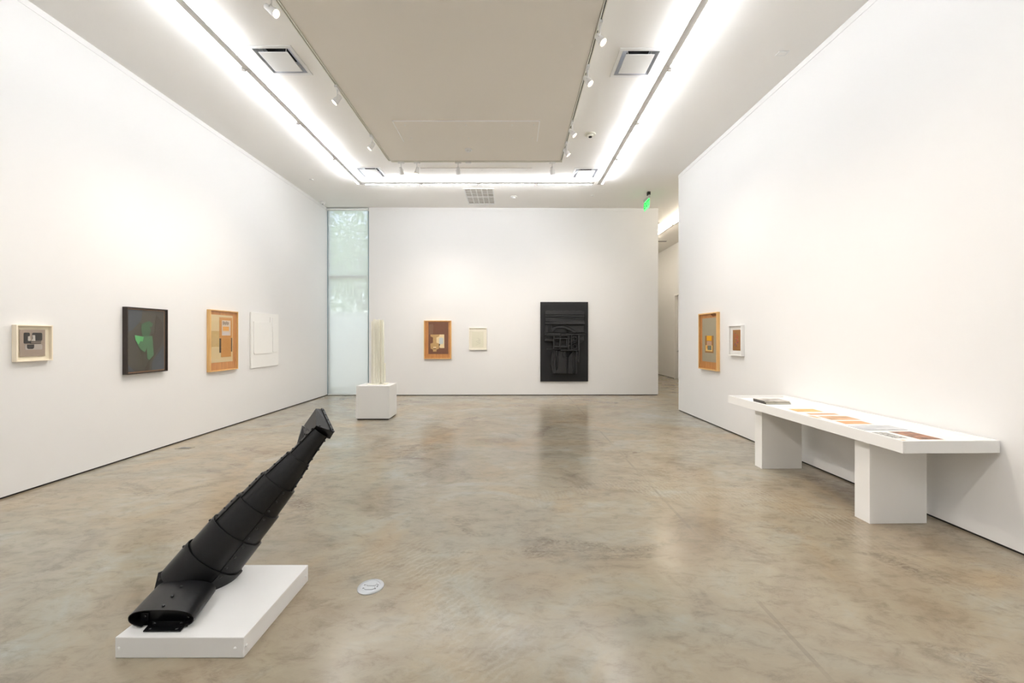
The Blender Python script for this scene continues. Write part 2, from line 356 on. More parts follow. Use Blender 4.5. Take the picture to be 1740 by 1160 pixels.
# ------------------------------------------------------------------ outdoors seen through the shade
bxo('ground', (-40, 2.4, 10.75, 60, -.3, -.12), M_GROUND)['kind'] = 'structure'
gw = bmesh.new(); box(gw, -14, -1.5, 13.0, 13.2, -.12, 2.25); box(gw, -14, -1.5, 12.97, 13.23, 2.25, 2.31); struct(obj('wall_added_pale', gw, mat('added_wall_white', (236,236,232), .8, noise=.03)))  # added pale wall, hides the ground line and reflects white through the shade
def tree(x, y, h, r, seed, label):
    rnd = random.Random(seed)
    t = thing('garden_tree', label, 'tree', (x, y, -.12))
    b = bmesh.new(); rod(b, (0,0,0), (.1,0,h*.45), .14, 10, .09)
    for k in range(5):
        a = k*1.26; rod(b, (.1,0,h*.4), (.1+math.cos(a)*r*.6, math.sin(a)*r*.6, h*(.6+.06*k)), .06, 8, .02)
    obj('trunk', b, M_BARK, t)
    b = bmesh.new()
    for k in range(2600):
        q = Vector((rnd.gauss(0,1), rnd.gauss(0,1), rnd.gauss(0,1))).normalized()*r*(rnd.random()**.45)
        q.z = q.z*1.15 + h*.68; q.x += .1
        n1 = Vector((rnd.gauss(0,1), rnd.gauss(0,1), rnd.gauss(0,1))).normalized(); n2 = n1.orthogonal().normalized()
        s = rnd.uniform(.08,.15)
        vs = [bm_v for bm_v in (b.verts.new(q+n1*s), b.verts.new(q+n2*s*.5), b.verts.new(q-n1*s), b.verts.new(q-n2*s*.5))]
        b.faces.new(vs)
    f = obj('foliage', b, M_LEAF, t); f['kind'] = 'stuff'
tree(-6.0, 15.6, 6.6, 2.0, 3, 'leafy green tree just outside the shaded corner window')
tree(-10.2, 20.5, 7.5, 2.4, 5, 'taller leafy tree farther out beyond the shaded corner window')

# ------------------------------------------------------------------ fluorescent tube lights
TL = 1.226
def make_tube():
    t = thing('tube_light', 'x', 'ceiling light')
    # slim suspended channel, the bare tube along its outer side
    bxo('batten', (-.036, .036, -TL/2+.002, TL/2-.002, -.109, -.096), M_BATTEN, t, .002)
    b = bmesh.new(); rod(b, (-.062,-TL/2+.045,-.100), (-.062,TL/2-.045,-.100), .0135, 8); obj('tube', b, M_TUBE, t, smooth=True)
    for s in (-1, 1):
        bxo('lamp_holder', (-.078, -.036, s*(TL/2-.030)-.013, s*(TL/2-.030)+.013, -.116, -.080), M_PLATE, t)
        b = bmesh.new(); rod(b, (0,s*TL*.36,-.096), (0,s*TL*.36,0), .005, 8); obj('hanger', b, M_PLATE, t)
    b = bmesh.new(); rod(b, (.0,-TL/2+.06,-.109), (0,-TL/2+.06,-.112), .008, 8); obj('screw', b, M_STEEL, t)
    return t
tube0 = make_tube(); used = [False]
def tube(x, y, rz, label, group):
    if not used[0]:
        used[0] = True; tube0.location = (x,y,H); tube0.rotation_euler = (0,0,rz); tube0['label'] = label; tube0['group'] = group; return
    return dup(tube0, (x,y,H), rz, label, group)
M_TUBEW = tube_mat('warm_fluorescent_glow', (255,242,222), TUBE_STRENGTH)
warm_mesh = [c for c in tube0.children if c.name.startswith('tube')][0].data.copy(); warm_mesh.materials[0] = M_TUBEW
ORD = ['first','second','third','fourth','fifth','sixth','seventh','eighth','ninth','tenth']
for k in range(8):
    y = 8.50 - TL*(k+.5)
    tube(-3.21, y, 0, ORD[k]+' tube light from the relief wall, in the ceiling row along the four-artwork wall', 'tubes along the four-artwork wall')
    tube(1.86, y, PI, ORD[k]+' tube light from the relief wall, in the ceiling row on the display table side', 'tubes on the display table side')
for k in range(4):
    x = -3.165 + TL*(k+.5)
    tube(x, 8.43, -PI/2, ORD[k]+' tube light from the shaded window, in the short row facing the black relief', 'tubes facing the black relief wall')
    tube(x, -1.27, PI/2, ORD[k]+' tube light from the four-artwork wall, in the short row opposite the black relief', 'tubes by the opposite end wall')
for k in range(8):
    ct = tube(4.72-.0228*(k-3), 6.62+TL*(k+.5), 0, ORD[7-k]+' tube light from the end wall of the corridor, on the corridor ceiling', 'corridor tubes')  # tubes behind the partition are unseen, added to brighten the corridor
    [c for c in ct.children if c.name.startswith('tube')][0].data = warm_mesh

# ------------------------------------------------------------------ tracks and spot lamps
def track(x0, y0, x1, y1, label):
    L = math.hypot(x1-x0, y1-y0); a = math.atan2(y1-y0, x1-x0)
    t = thing('lighting_track', label, 'light track', (x0, y0, RZ-.012), a, 'lighting tracks round the dropped ceiling')
    b = bmesh.new(); box(b, 0, L, -.018, -.006, 0, .035); box(b, 0, L, .006, .018, 0, .035); box(b, 0, L, -.018, .018, .035, H-RZ+.012)
    obj('channel', b, M_TRACK, t)
    bxo('conductor_slot', (.002, L-.002, -.0058, .0058, .018, .0348), M_DARK, t)
TXL, TXR, TYB = -2.237, .897, 7.295
track(TXL, .2, TXL, TYB-.03, 'cream lighting track on the dropped ceiling edge toward the four-artwork wall')
track(TXR, .2, TXR, TYB-.03, 'cream lighting track on the dropped ceiling edge toward the display table')
track(TXL+.03, TYB, TXR+.02, TYB, 'cream lighting track on the dropped ceiling edge facing the black relief')
fb = bmesh.new(); box(fb, -.05, .05, -.03, .03, -.028, 0); tag(obj('track_feed_box', fb, M_PLATE, bevel=.004), 'small white power feed box under the lighting track facing the relief wall', 'feed box').location = (-.80, TYB, RZ-.012)
def spot(x, y, target, label, group, on=1.0, rz=0, size=85, blend=1.0):
    t = thing('track_lamp', label, 'spot lamp', (x, y, RZ-.012), 0, group)
    P = Vector((x, y, RZ-.012)); d = (Vector(target)-P-Vector((0,0,-.17))).normalized()
    b = bmesh.new(); box(b, -.018, .018, -.055, .055, -.032, 0, Matrix.Rotation(rz, 4, 'Z')); obj('adapter', b, M_PLATE, t, .004)
    b = bmesh.new(); rod(b, (0,0,-.032), (0,0,-.10), .008, 10); obj('stem', b, M_PLATE, t)
    c = Vector((0,0,-.16)); u = d.orthogonal().normalized(); w = d.cross(u)
    def ring(s, r): return [c+d*s+(u*math.cos(2*PI*i/20)+w*math.sin(2*PI*i/20))*r for i in range(20)]
    side = Vector((d.y, -d.x, 0)); side = side.normalized() if side.length > .01 else Vector((1,0,0))
    yk = bmesh.new()
    for s in (-1, 1): rod(yk, (0,0,-.10), c+side*(.043*s), .006, 8)
    obj('yoke', yk, M_PLATE, t)
    b = bmesh.new(); rings(b, [ring(-.065,.018), ring(-.06,.026), ring(-.02,.030), ring(.03,.040), ring(.06,.042), ring(.06,.037), ring(.045,.034)]); hd = obj('lamp_head', b, M_PLATE, t, smooth=True)
    b = bmesh.new(); rings(b, [ring(.047,.033), ring(.052,.033)]); obj('lens', b, M_LENS if on else M_PLATE, hd)
    if on:
        ld = bpy.data.lights.new('spot_beam', 'SPOT'); ld.energy = SPOT_POWER*on; ld.color = (1,.91,.81); ld.spot_size = math.radians(size); ld.spot_blend = blend; ld.shadow_soft_size = .025
        lo = bpy.data.objects.new('spot_beam', ld); COL.objects.link(lo); lo.parent = hd
        lo.location = c+d*.068; lo.rotation_euler = d.to_track_quat('-Z','Y').to_euler()
def lamp_label(where):
    st = {'k': 0}
    def f():
        st['k'] += 1; return lamp_names[where][st['k']-1]
    return f
lamp_names = {
 'on the display-table-side track': ['%s white spot lamp from the relief-end corner, on the display-table-side track' % q for q in ('fourth','third','second','first','fifth','sixth')],
 'on the track toward the four-artwork wall': ['%s white spot lamp from the relief-end corner, on the track toward the four-artwork wall' % q for q in ('second','first','third','fifth','fourth')],
 'on the track facing the black relief': ['%s white spot lamp from the window-side end of the track facing the black relief' % q for q in ('first','second','third','fourth')]}
LR = lamp_label('on the display-table-side track')
GR = 'spot lamps on the track toward the display table'
spot(TXR, 4.06, (3.3, 2.7, .9), LR(), GR, .2)
spot(TXR, 4.72, (3.3, 3.6, 1.0), LR(), GR, .2)
spot(TXR, 5.93, (3.4, 5.3, 1.4), LR(), GR, .5)
spot(TXR, 6.56, (3.4, 6.3, 1.2), LR(), GR, .5)
spot(TXR, 2.2, (3.5, 2.6, 1.5), LR(), GR, .2)
spot(TXR, 1.2, (-1.5, 2.25, .5), LR(), GR, .5, size=50)
LLb = lamp_label('on the track toward the four-artwork wall')
GL = 'spot lamps on the track toward the four-artwork wall'
spot(TXL, 5.10, (-4.8, 4.3, 1.1), LLb(), GL, .65)
spot(TXL, 6.35, (-4.8, 5.8, 1.1), LLb(), GL, .8)
spot(TXL, 3.7, (3.2, 3.6, .6), LLb(), GL, 1.15, size=52)
spot(TXL, .55, (3.2, 3.9, .6), LLb(), GL, 1.15, size=52)
spot(TXL, 2.5, (-4.8, 2.6, 1.0), LLb(), GL, .4)  # out-of-view lamp added to brighten the lower part of this wall
LB = lamp_label('on the track facing the black relief')
GB = 'spot lamps on the track facing the black relief wall'
spot(-2.03, TYB, (-1.93, 10.3, .9), LB(), GB, .7, PI/2)
spot(-1.74, TYB, (-2.6, 7.5, 1.0), LB(), GB, .8, PI/2)
spot(-.986, TYB, (-.9, 10.3, .9), LB(), GB, .6, PI/2)
spot(.737, TYB, (1.6, 10.3, .9), LB(), GB, .8, PI/2)

# ------------------------------------------------------------------ ceiling fittings
def vent():
    t = thing('ceiling_vent', 'x', 'air vent')
    b = bmesh.new(); R = .258
    for a0, a1, c0, c1 in ((-R, R, -R, -R+.042), (-R, R, R-.042, R), (-R, -R+.042, -R+.042, R-.042), (R-.042, R, -R+.042, R-.042)): box(b, a0, a1, c0, c1, -.01, 0)
    obj('rim', b, M_PLATE, t, .003)
    b = bmesh.new()
    def sq(r, z): return [(-r,-r,z),(r,-r,z),(r,r,z),(-r,r,z)]
    rings(b, [sq(.222,-.004), sq(.214,.012), sq(.19,.045), sq(.13,.075)], False, False); obj('cone', b, M_CHROME, t)
    bxo('duct_throat', (-.132, .132, -.132, .132, .076, .08), M_DARK, t)
    p = bmesh.new(); rings(p, [sq(.166,-.022), sq(.170,-.019), sq(.170,-.012), sq(.162,-.009)]); obj('plaque', p, M_PLATE, t)
    for sx in (-1, 1):
        for sy in (-1, 1):
            q = bmesh.new(); rod(q, (sx*.13,sy*.13,-.008), (sx*.15,sy*.15,.076), .004, 6); obj('hanger', q, M_PLATE, t)
    return t
v0 = vent(); v0.location = (*VENTS[0], H); v0['group'] = 'square ceiling vents'
v0['label'] = 'square white ceiling vent beside the display-table-side tubes, midway along the dropped ceiling'
dup(v0, (*VENTS[1], H), None, 'square white ceiling vent beside the tubes of the four-artwork wall, midway along the dropped ceiling')
dup(v0, (*VENTS[2], H), None, 'square white ceiling vent in the tube-light corner toward the shaded window')
dup(v0, (*VENTS[3], H), None, 'square white ceiling vent in the tube-light corner toward the exit sign')
g = thing('return_grille', 'white egg-crate return air grille on the ceiling near the black relief wall', 'air vent', (-.76, 9.54, H))
b = bmesh.new()
for d in ((-.345,.345,-.54,-.51),(-.345,.345,.51,.54),(-.345,-.315,-.51,.51),(.315,.345,-.51,.51),(-.315,.315,-.015,.015)): box(b, *d, -.01, .0)
obj('frame', b, M_PLATE, g, .002)
bxo('filter_pad', (-.33, .33, -.52, .52, .022, .03), mat('filter_grey', (212,209,203), .9, noise=.04), g)
for k in range(1, 5):
    x = -.315+.126*k; bxo('divider', (x-.009, x+.009, -.51, .51, -.008, .021), M_PLATE, g)
for k in range(1, 3):
    for s in (-1, 1):
        y = s*(.015+.165*k); bxo('louvre', (-.315, .315, y-.003, y+.003, .012, .021), M_PLATE, g)
def detector(x, y, z, r, label, kind):
    t = thing('smoke_detector', label, 'smoke detector', (x, y, z))
    b = bmesh.new(); lathe(b, [(r,0),(r,-.008),(r*.93,-.014),(r*.6,-.016)]); obj('base', b, M_PLATE if kind else M_TRACK, t, smooth=True)
    b = bmesh.new(); lathe(b, [(r*.58,-.016),(r*.55,-.032),(r*.4,-.042),(r*.15,-.044)]); obj('cap', b, M_PLATE if kind else M_TRACK, t, smooth=True)
    if not kind:
        b = bmesh.new(); lathe(b, [(r*.33,-.0425),(r*.3,-.05),(r*.1,-.052)], k=16); obj('sensor', b, M_DARK, t)
detector(-.747, 6.83, RZ, .065, 'round white smoke detector under the dropped ceiling behind the access hatch', 1)
detector(1.295, 6.59, H, .09, 'round cream detector with dark sensor beside the track lamps', 0)
detector(.042, 9.54, H, .075, 'round white smoke detector on the ceiling beside the return grille', 1)
for x, y, lb in ((1.91, 9.46, 'flat white sprinkler cover disc on the ceiling near the exit sign'), (-4.28, 8.50, 'flat white sprinkler cover disc on the ceiling above the four-artwork wall')):
    b = bmesh.new(); lathe(b, [(.042,0),(.042,-.004),(.036,-.008),(.01,-.009)], k=20); tag(obj('sprinkler_cover', b, M_PLATE), lb, 'sprinkler cover').location = (x, y, H)
t = thing('ceiling_plate', 'small rectangular white cover plate on the ceiling above the display table', 'cover plate', (3.19, 4.70, H))
bxo('plate', (-.06,.06,-.042,.042,-.008,0), M_PLATE, t, .003); bxo('insert', (-.036,.036,-.022,.022,-.011,-.008), M_CEIL, t, .001)
t = thing('security_camera', 'small white dome security camera in the ceiling corner by the shaded window', 'security camera', (-4.70, 9.9, H))
b = bmesh.new(); lathe(b, [(.055,0),(.055,-.03),(.045,-.04)]); obj('housing', b, M_PLATE, t, smooth=True)
b = bmesh.new(); lathe(b, [(.04,-.038),(.038,-.06),(.026,-.078),(.008,-.084)], k=16); obj('dome', b, M_PLATE, t, smooth=True)
b = bmesh.new(); rod(b, (.012,-.03,-.066), (.016,-.042,-.07), .01, 10); obj('camera_lens', b, M_DARK, t)
# corridor ceiling fittings
detector(4.33, 11.75, H, .07, 'round white smoke detector on the corridor ceiling past the partition', 1)
t = thing('corridor_vent', 'slim dark slotted vent on the corridor ceiling', 'air vent', (5.15, 14.0, H))
bxo('frame', (-.30,.30,-.08,.08,-.008,0), M_PLATE, t)
for k in (-1, 0, 1): bxo('slot', (-.28,.28,k*.045-.012,k*.045+.012,-.0095,-.008), M_DARK, t)
# exit sign
t = thing('exit_sign', 'green glowing exit sign hung from the ceiling near the corridor opening', 'exit sign', (3.17, 9.37, H), 0)
bxo('canopy', (-.03,.03,-.18,-.09,-.075,0), mat('exit_black', (24,24,24), .5, noise=.1), t, .004)
bxo('housing', (-.018,.018,-.185,.185,-.14,-.075), mat('exit_alu', (186,184,178), .4, metal=.4, noise=.05), t, .003)
pn = bxo('sign_panel', (-.005,.005,-.175,.175,-.36,-.14), M_EXITG, t)
cu = bpy.data.curves.new('exit_text', 'FONT'); cu.body = 'EXIT'; cu.size = .19; cu.align_x = 'CENTER'; cu.align_y = 'CENTER'; cu.extrude = .0015; cu.offset = .004
to = bpy.data.objects.new('tmp', cu); COL.objects.link(to); dg = bpy.context.evaluated_depsgraph_get(); dg.update()
tm = bpy.data.meshes.new_from_object(to.evaluated_get(dg)); bpy.data.objects.remove(to)
tm.materials.clear(); tm.materials.append(M_EXITT)
for p in tm.polygons: p.material_index = 0
for s in (-1, 1):
    e = bpy.data.objects.new('lettering', tm); COL.objects.link(e); e.parent = pn; e.location = (s*.0075, 0, -.25)
    e.rotation_euler = (PI/2, 0, s*PI/2)

# ------------------------------------------------------------------ framed works
def art(name, label, cat, side, loc, w, h, depth, rail, m_rail, m_back, glass=True, frame=True, recess=.6):
    """local: x right, z up, -y out of the wall; origin at the wall, centre of the work"""
    rz = {'left': PI/2, 'back': math.radians(.53), 'right': -PI/2+AR}[side]
    t = thing(name, label, cat, loc, rz)
    if frame:
        for d, nm in (((-w/2, w/2, -depth, 0, h/2-rail, h/2), 'frame_rail'), ((-w/2, w/2, -depth, 0, -h/2, -h/2+rail), 'frame_rail'),
                      ((-w/2, -w/2+rail, -depth, 0, -h/2+rail, h/2-rail), 'frame_rail'), ((w/2-rail, w/2, -depth, 0, -h/2+rail, h/2-rail), 'frame_rail')):
            bxo(nm, d, m_rail, t, .0015)
        yb = -depth*(1-recess)
        bxo('backing', (-w/2+rail, w/2-rail, yb, -.002, -h/2+rail, h/2-rail), m_back, t)
        if glass: bxo('glazing', (-w/2+rail, w/2-rail, -depth+.006, -depth+.0085, -h/2+rail, h/2-rail), M_PANE, t)
        return t, yb
    return t, -depth
def piece(t, name, pts, W, Hh, y, th, m, parent=None):
    """pts are (u,v) in 0..1 of the work's outer front"""
    b = bmesh.new(); prism(b, [((u-.5)*W, (v-.5)*Hh) for u, v in pts], y, y-th, 'y'); return obj(name, b, m, parent or t)
def R(u0, u1, v0, v1): return [(u0,v0),(u1,v0),(u1,v1),(u0,v1)]
def RR(u0, u1, v0, v1, r, rs=None): return rrect(u0, u1, v0, v1, r, 5, rs)
def paper(name, rgb, noise=.05, **k): return mat('paper_'+name, rgb, .8, noise=noise, **k)
T1 = .0015
# 1 small collage in a deep cream frame
W, Hh = .305, .362
t, yb = art('framed_collage', 'small grey collage of black rounded shapes in a deep cream frame', 'picture', 'left', (XL, 3.988, 1.471), W, Hh, .048, .012, mat('cream_frame', (246,234,212), .5, noise=.02), paper('cream_mat', (248,238,214), .02))
N = lambda x, y: ((x-265)/600, 1-(y-310)/596)
def rect1(x0,x1,y0,y1): return [N(x0,y1), N(x1,y1), N(x1,y0), N(x0,y0)]
sh = piece(t, 'grey_sheet', rect1(345,760,385,825), W, Hh, yb-.006, .004, paper('taupe', (164,148,134), .06, nscale=40))
y1 = yb-.010
def rr1(x0,x1,y0,y1_,r, rs=None):
    a, b2 = N(x0,y1_), N(x1,y0); return RR(a[0], b2[0], a[1], b2[1], r, rs)
CK = paper('charcoal', (58,56,54), .08, nscale=40); CW = paper('pale_grey', (196,190,182), .04)
piece(t, 'black_shape', rr1(405,502,437,615,.035), W, Hh, y1, T1, CK, sh)
piece(t, 'black_shape', rr1(540,707,437,570,.04), W, Hh, y1, T1, CK, sh)
piece(t, 'pale_chip', [N(470,500), N(500,490), N(512,560), N(490,575), N(468,565)], W, Hh, y1-.0015, T1, CW, sh)
piece(t, 'pale_chip', [N(540,478), N(585,478), N(590,572), N(528,572), N(548,530)], W, Hh, y1-.0015, T1, CW, sh)
piece(t, 'grey_bar', rr1(425,708,628,718,.045), W, Hh, y1, T1, paper('mid_grey', (178,170,163), .04), sh)
piece(t, 'black_shape', rr1(455,570,630,703,.05,(0,0,.055,.055)), W, Hh, y1-.0015, T1, CK, sh)
piece(t, 'thin_bar', rect1(525,690,577,589), W, Hh, y1, T1, CK, sh)
piece(t, 'thin_bar', rect1(500,686,605,618), W, Hh, y1, T1, CK, sh)
piece(t, 'thin_bar', rect1(500,522,572,618), W, Hh, y1, T1, CK, sh)
# 2 dark picture
W, Hh = .585, .845
M_BF = mat('dark_brown_frame', (44,34,27), .4, noise=.1)
t, yb = art('framed_dark_picture', 'dark picture with glowing green patch in a black-brown frame', 'picture', 'left', (XL, 5.218, 1.483), W, Hh, .06, .014, M_BF, paper('lit_frame_brown', (150,112,84), .05), recess=.55)  # brown backing border stands in for the lit inner side of the frame
N = lambda x, y: ((x-205)/522, 1-(y-182)/848)
sh = piece(t, 'dark_sheet', [(.045,.035),(.945,.035),(.945,.965),(.045,.965)], W, Hh, yb-.002, .004, paper('dark_umber', (76,72,62), .12, nscale=7))
y1 = yb-.006
piece(t, 'slate_corner', [(.045,.62),(.16,.66),(.36,.80),(.40,.965),(.045,.965)], W, Hh, y1, .001, paper('slate', (74,78,82), .08), sh)
piece(t, 'slate_corner', [(.945,.43),(.945,.035),(.62,.035),(.64,.17),(.80,.30)], W, Hh, y1, .001, paper('slate', (74,78,82), .08), sh)
piece(t, 'slate_corner', [(.045,.035),(.22,.035),(.045,.16)], W, Hh, y1, .001, paper('slate', (74,78,82), .08), sh)
piece(t, 'brown_figure', [(.55,.035),(.58,.17),(.72,.28),(.88,.45),(.92,.62),(.90,.80),(.74,.90),(.70,.62),(.62,.60),(.64,.30),(.57,.20),(.45,.035)], W, Hh, y1-.001, .001, paper('umber2', (66,58,48), .15, nscale=10), sh)
piece(t, 'green_patch', [N(400,395),N(440,370),N(500,350),N(545,385),N(530,430),N(500,420),N(520,470),N(495,545),N(410,545),N(395,470)], W, Hh, y1-.002, .001, paper('deep_green', (70,98,72), .2, nscale=12), sh)
piece(t, 'green_patch', [N(315,535),N(350,550),N(535,545),N(548,700),N(555,800),N(495,865),N(470,840),N(465,700),N(440,760),N(385,720),N(340,640)], W, Hh, y1-.003, .001, paper('mid_green', (80,116,84), .25, nscale=14), sh)
piece(t, 'bright_green_patch', [N(315,535),N(425,558),N(412,620),N(385,610),N(360,655),N(325,600)], W, Hh, y1-.004, .001, paper('bright_green', (92,170,104), .15, nscale=20), sh)
# 3 wooden collage
W, Hh = .64, .993
t, yb = art('framed_collage', 'tall beige collage with corrugated strip in a honey maple frame, beside the white relief panel', 'picture', 'left', (XL, 6.606, 1.468), W, Hh, .06, .016, M_MAPLE, M_PLYW, recess=.5)
N = lambda x, y: ((x-145)/425, 1-(y-158)/905)
def q3(x0,x1,y0,y1_): return [N(x0,y1_), N(x1,y1_), N(x1,y0), N(x0,y0)]
def p3(nm, r, m, lv, par): return piece(t, nm, q3(*r), W, Hh, y1-.0015*lv, T1, m, par)
sh = piece(t, 'beige_sheet', q3(180,503,228,935), W, Hh, yb, .004, paper('beige', (212,192,150), .04)); y1 = yb-.004
p3('tan_panel', (181,292,468,702), paper('tan_marbled', (194,166,116), .16, nscale=18), 0, sh)
p3('orange_panel', (295,490,262,576), paper('kraft_orange', (200,146,88), .05), 0, sh)
p3('pale_card', (330,465,305,535), paper('pale_card', (212,196,176), .05), 1, sh)
for k in range(6): p3('ink_stroke', (347+16*k, 355+16*k, 318+(k%3)*6, 376-(k%2)*8), paper('ink_grey', (122,112,104), .1), 2, sh)
p3('orange_patch', (345,438,400,462), paper('apricot', (226,166,92), .06), 2, sh)
p3('lavender_patch', (340,440,482,528), paper('lavender', (206,198,196), .04), 2, sh)
cor = p3('corrugated_strip', (320,473,577,860), paper('corrugated', (206,154,92), .05), 1, sh)
for k in range(17): p3('ridge', (321,472,580+16.6*k,588+16.6*k), paper('corrugated_ridge', (190,136,74), .05), 2, cor)
p3('dark_bar', (294,320,577,792), paper('bar_dark', (86,74,62), .06), 1, sh)
p3('dark_bar', (470,490,572,785), paper('bar_dark', (86,74,62), .06), 1, sh)
# 4 white relief board
W, Hh = .86, 1.035
M_WREL = mat('white_relief', (244,243,239), .6, noise=.01, bump=.02)
t, yb = art('white_relief', 'frameless white relief panel with faint raised shapes on white wall', 'relief panel', 'left', (XL+.002, 7.75, 1.465), W, Hh, .024, 0, None, None, frame=False)
bxo('board', (-W/2, W/2, -.024, 0, -Hh/2, Hh/2), M_WREL, t, .003)
for nm, pts, th in (('raised_shape', RR(.07,.68,.245,.835,.05,(0,0,.05,.02)), .012), ('raised_shape', RR(.76,.94,.26,.80,.03), .009),
                    ('raised_strip', R(.655,.70,.645,.93), .010), ('raised_strip', R(.745,.785,.645,.93), .010)):
    b = bmesh.new(); prism(b, [((u-.5)*W,(v-.5)*Hh) for u, v in pts], -.024, -.024-th, 'y'); obj(nm, b, M_WREL, t, .003)
# 5 brown collage on the back wall
def yb_wall(x): return YB-.03 + (x+3.715)*(.07/7.535)
W, Hh = .703, .994
t, yb = art('framed_collage', 'brown collage with tan bottle shape in an amber wood frame beside the window', 'picture', 'back', (-1.927, yb_wall(-1.927), 1.449), W, Hh, .06, .019, M_MAPLE, M_PLYW, recess=.5)
N = lambda x, y: ((x-140)/593, 1-(y-185)/840)
def P5(nm, pts, m, lv, par=None): return piece(t, nm, [N(*p) for p in pts], W, Hh, y1-.0015*lv, T1, m, par)
def Q(x0,x1,ya,yc): return [(x0,yc),(x1,yc),(x1,ya),(x0,ya)]
y1 = yb
sh = piece(t, 'brown_sheet', [N(*p) for p in Q(233,670,220,918)], W, Hh, yb, .004, paper('chestnut', (118,76,54), .05)); y1 = yb-.004
P5('faded_strip', [(245,490),(335,490),(348,290),(322,255),(300,272),(245,268)], paper('faded_brown', (130,96,74), .05), 0, sh)
P5('cream_patch', [(478,490),(580,490),(582,788),(490,788),(470,765),(492,705),(462,690),(410,672),(408,560),(470,530)], paper('cream', (238,216,170), .03), 0, sh)
P5('tan_shape', [(278,492),(478,490),(470,530),(410,558),(410,672),(464,692),(466,800),(410,822),(410,865),(335,865),(335,822),(283,800),(276,692),(335,672),(335,555),(283,535)][::-1], paper('tan', (196,158,104), .08, nscale=30), 1, sh)
a = N(468,702); c2 = N(560,560); piece(t, 'blue_grey_patch', RR(a[0], c2[0], a[1], c2[1], .04), W, Hh, y1-.003, T1, paper('blue_grey', (204,210,210), .03), sh)
P5('black_wedge', [(463,745),(474,740),(492,705),(465,698)], paper('soot', (52,40,34), .06), 2, sh)
P5('cream_chip', Q(340,405,760,786), paper('cream', (238,216,170), .03), 2, sh)
P5('dark_chip', Q(344,400,792,809), paper('umber', (98,76,52), .05), 2, sh)
# 6 small embossed white print
W, Hh = .461, .571
t, yb = art('framed_embossed_print', 'small pale embossed print in a thin white frame beside the brown collage', 'picture', 'back', (-.887, yb_wall(-.887), 1.472), W, Hh, .045, .014, mat('ivory_frame', (244,238,224), .5, noise=.02), paper('ivory_mat', (238,232,214), .02), recess=.5)
N = lambda x, y: ((x-1120)/390, 1-(y-345)/483)
sh = piece(t, 'embossed_sheet', [N(*p) for p in Q(1185,1442,432,772)], W, Hh, yb, .002, paper('ivory', (228,224,202), .03)); y1 = yb-.002
for (xa, ya, xb, yc) in ((1290,570,1365,600),(1270,640,1368,620),(1270,640,1368,690),(1330,560,1340,690),(1262,728,1368,690),(1362,590,1366,690),(1280,690,1340,655)):
    A, B2 = Vector(N(xa,ya)), Vector(N(xb,yc)); d = (B2-A).normalized(); n2 = Vector((-d.y,d.x))*.006
    piece(t, 'scored_line', [A-n2, B2-n2, B2+n2, A+n2], W, Hh, y1, .001, paper('score', (206,202,180), .03), sh)
# 7 tall collage on the partition
W, Hh = .633, 1.0
yc7 = 7.005
t, yb = art('framed_collage', 'tall grey-green collage with small yellow square in an oak frame on the partition', 'picture', 'right', (wx(yc7), yc7, 1.449), W, Hh, .055, .02, M_MAPLE, M_PLYW, recess=.5)
N = lambda x, y: ((x-140)/260, 1-(y-182)/800)
y1 = yb
sh = piece(t, 'grey_green_sheet', [N(*p) for p in Q(182,388,255,868)], W, Hh, yb, .004, paper('grey_green', (172,162,138), .03)); y1 = yb-.004
P5('brown_panel', Q(224,341,503,742), paper('brown_card', (160,116,66), .08), 0, sh)
P5('yellow_square', Q(248,316,503,572), paper('yellow', (240,176,30), .04), 1, sh)
P5('pink_square', Q(250,316,579,637), paper('pinkish', (198,160,134), .05), 1, sh)
P5('cream_patch', Q(233,326,637,720), paper('cream2', (238,200,120), .04), 1, sh)
P5('teal_grey_square', Q(262,314,640,703), paper('teal_grey', (122,126,112), .05), 2, sh)
P5('orange_chip', Q(249,263,645,684), paper('orange', (222,140,44), .05), 2, sh)
P5('dark_knot', [(300,205),(345,195),(385,210),(380,232),(330,238)], paper('knot', (126,78,36), .2), 0, None)
# 8 small brown drawing in white frame
W, Hh = .34, .477
yc8 = 6.182
t, yb = art('framed_drawing', 'small brown drawing with reddish marks in a deep white frame', 'picture', 'right', (wx(yc8), yc8, 1.473), W, Hh, .05, .017, M_WHITE, paper('white_mat', (240,238,232), .02), recess=.5)
N = lambda x, y: ((x-560)/182, 1-(y-352)/428)
y1 = yb
sh = piece(t, 'brown_sheet', [N(*p) for p in Q(605,721,418,704)], W, Hh, yb, .003, paper('kraft_brown', (160,112,62), .12, nscale=20)); y1 = yb-.003
rnd = random.Random(4)
for k in range(14):
    x = rnd.uniform(632,680); y = 468+k*13.5; w_ = rnd.uniform(8,26); h_ = rnd.uniform(8,18); s_ = rnd.uniform(-8,8)
    P5('red_mark', [(x-w_/2,y+h_/2),(x+w_/2,y+h_/2+s_/2),(x+w_/2,y-h_/2+s_),(x-w_/2,y-h_/2)], paper(*random.Random(k).choice([('red_mark',(186,84,66)),('plum_mark',(132,88,92)),('rose_mark',(190,96,84))]), .1), 0, sh)

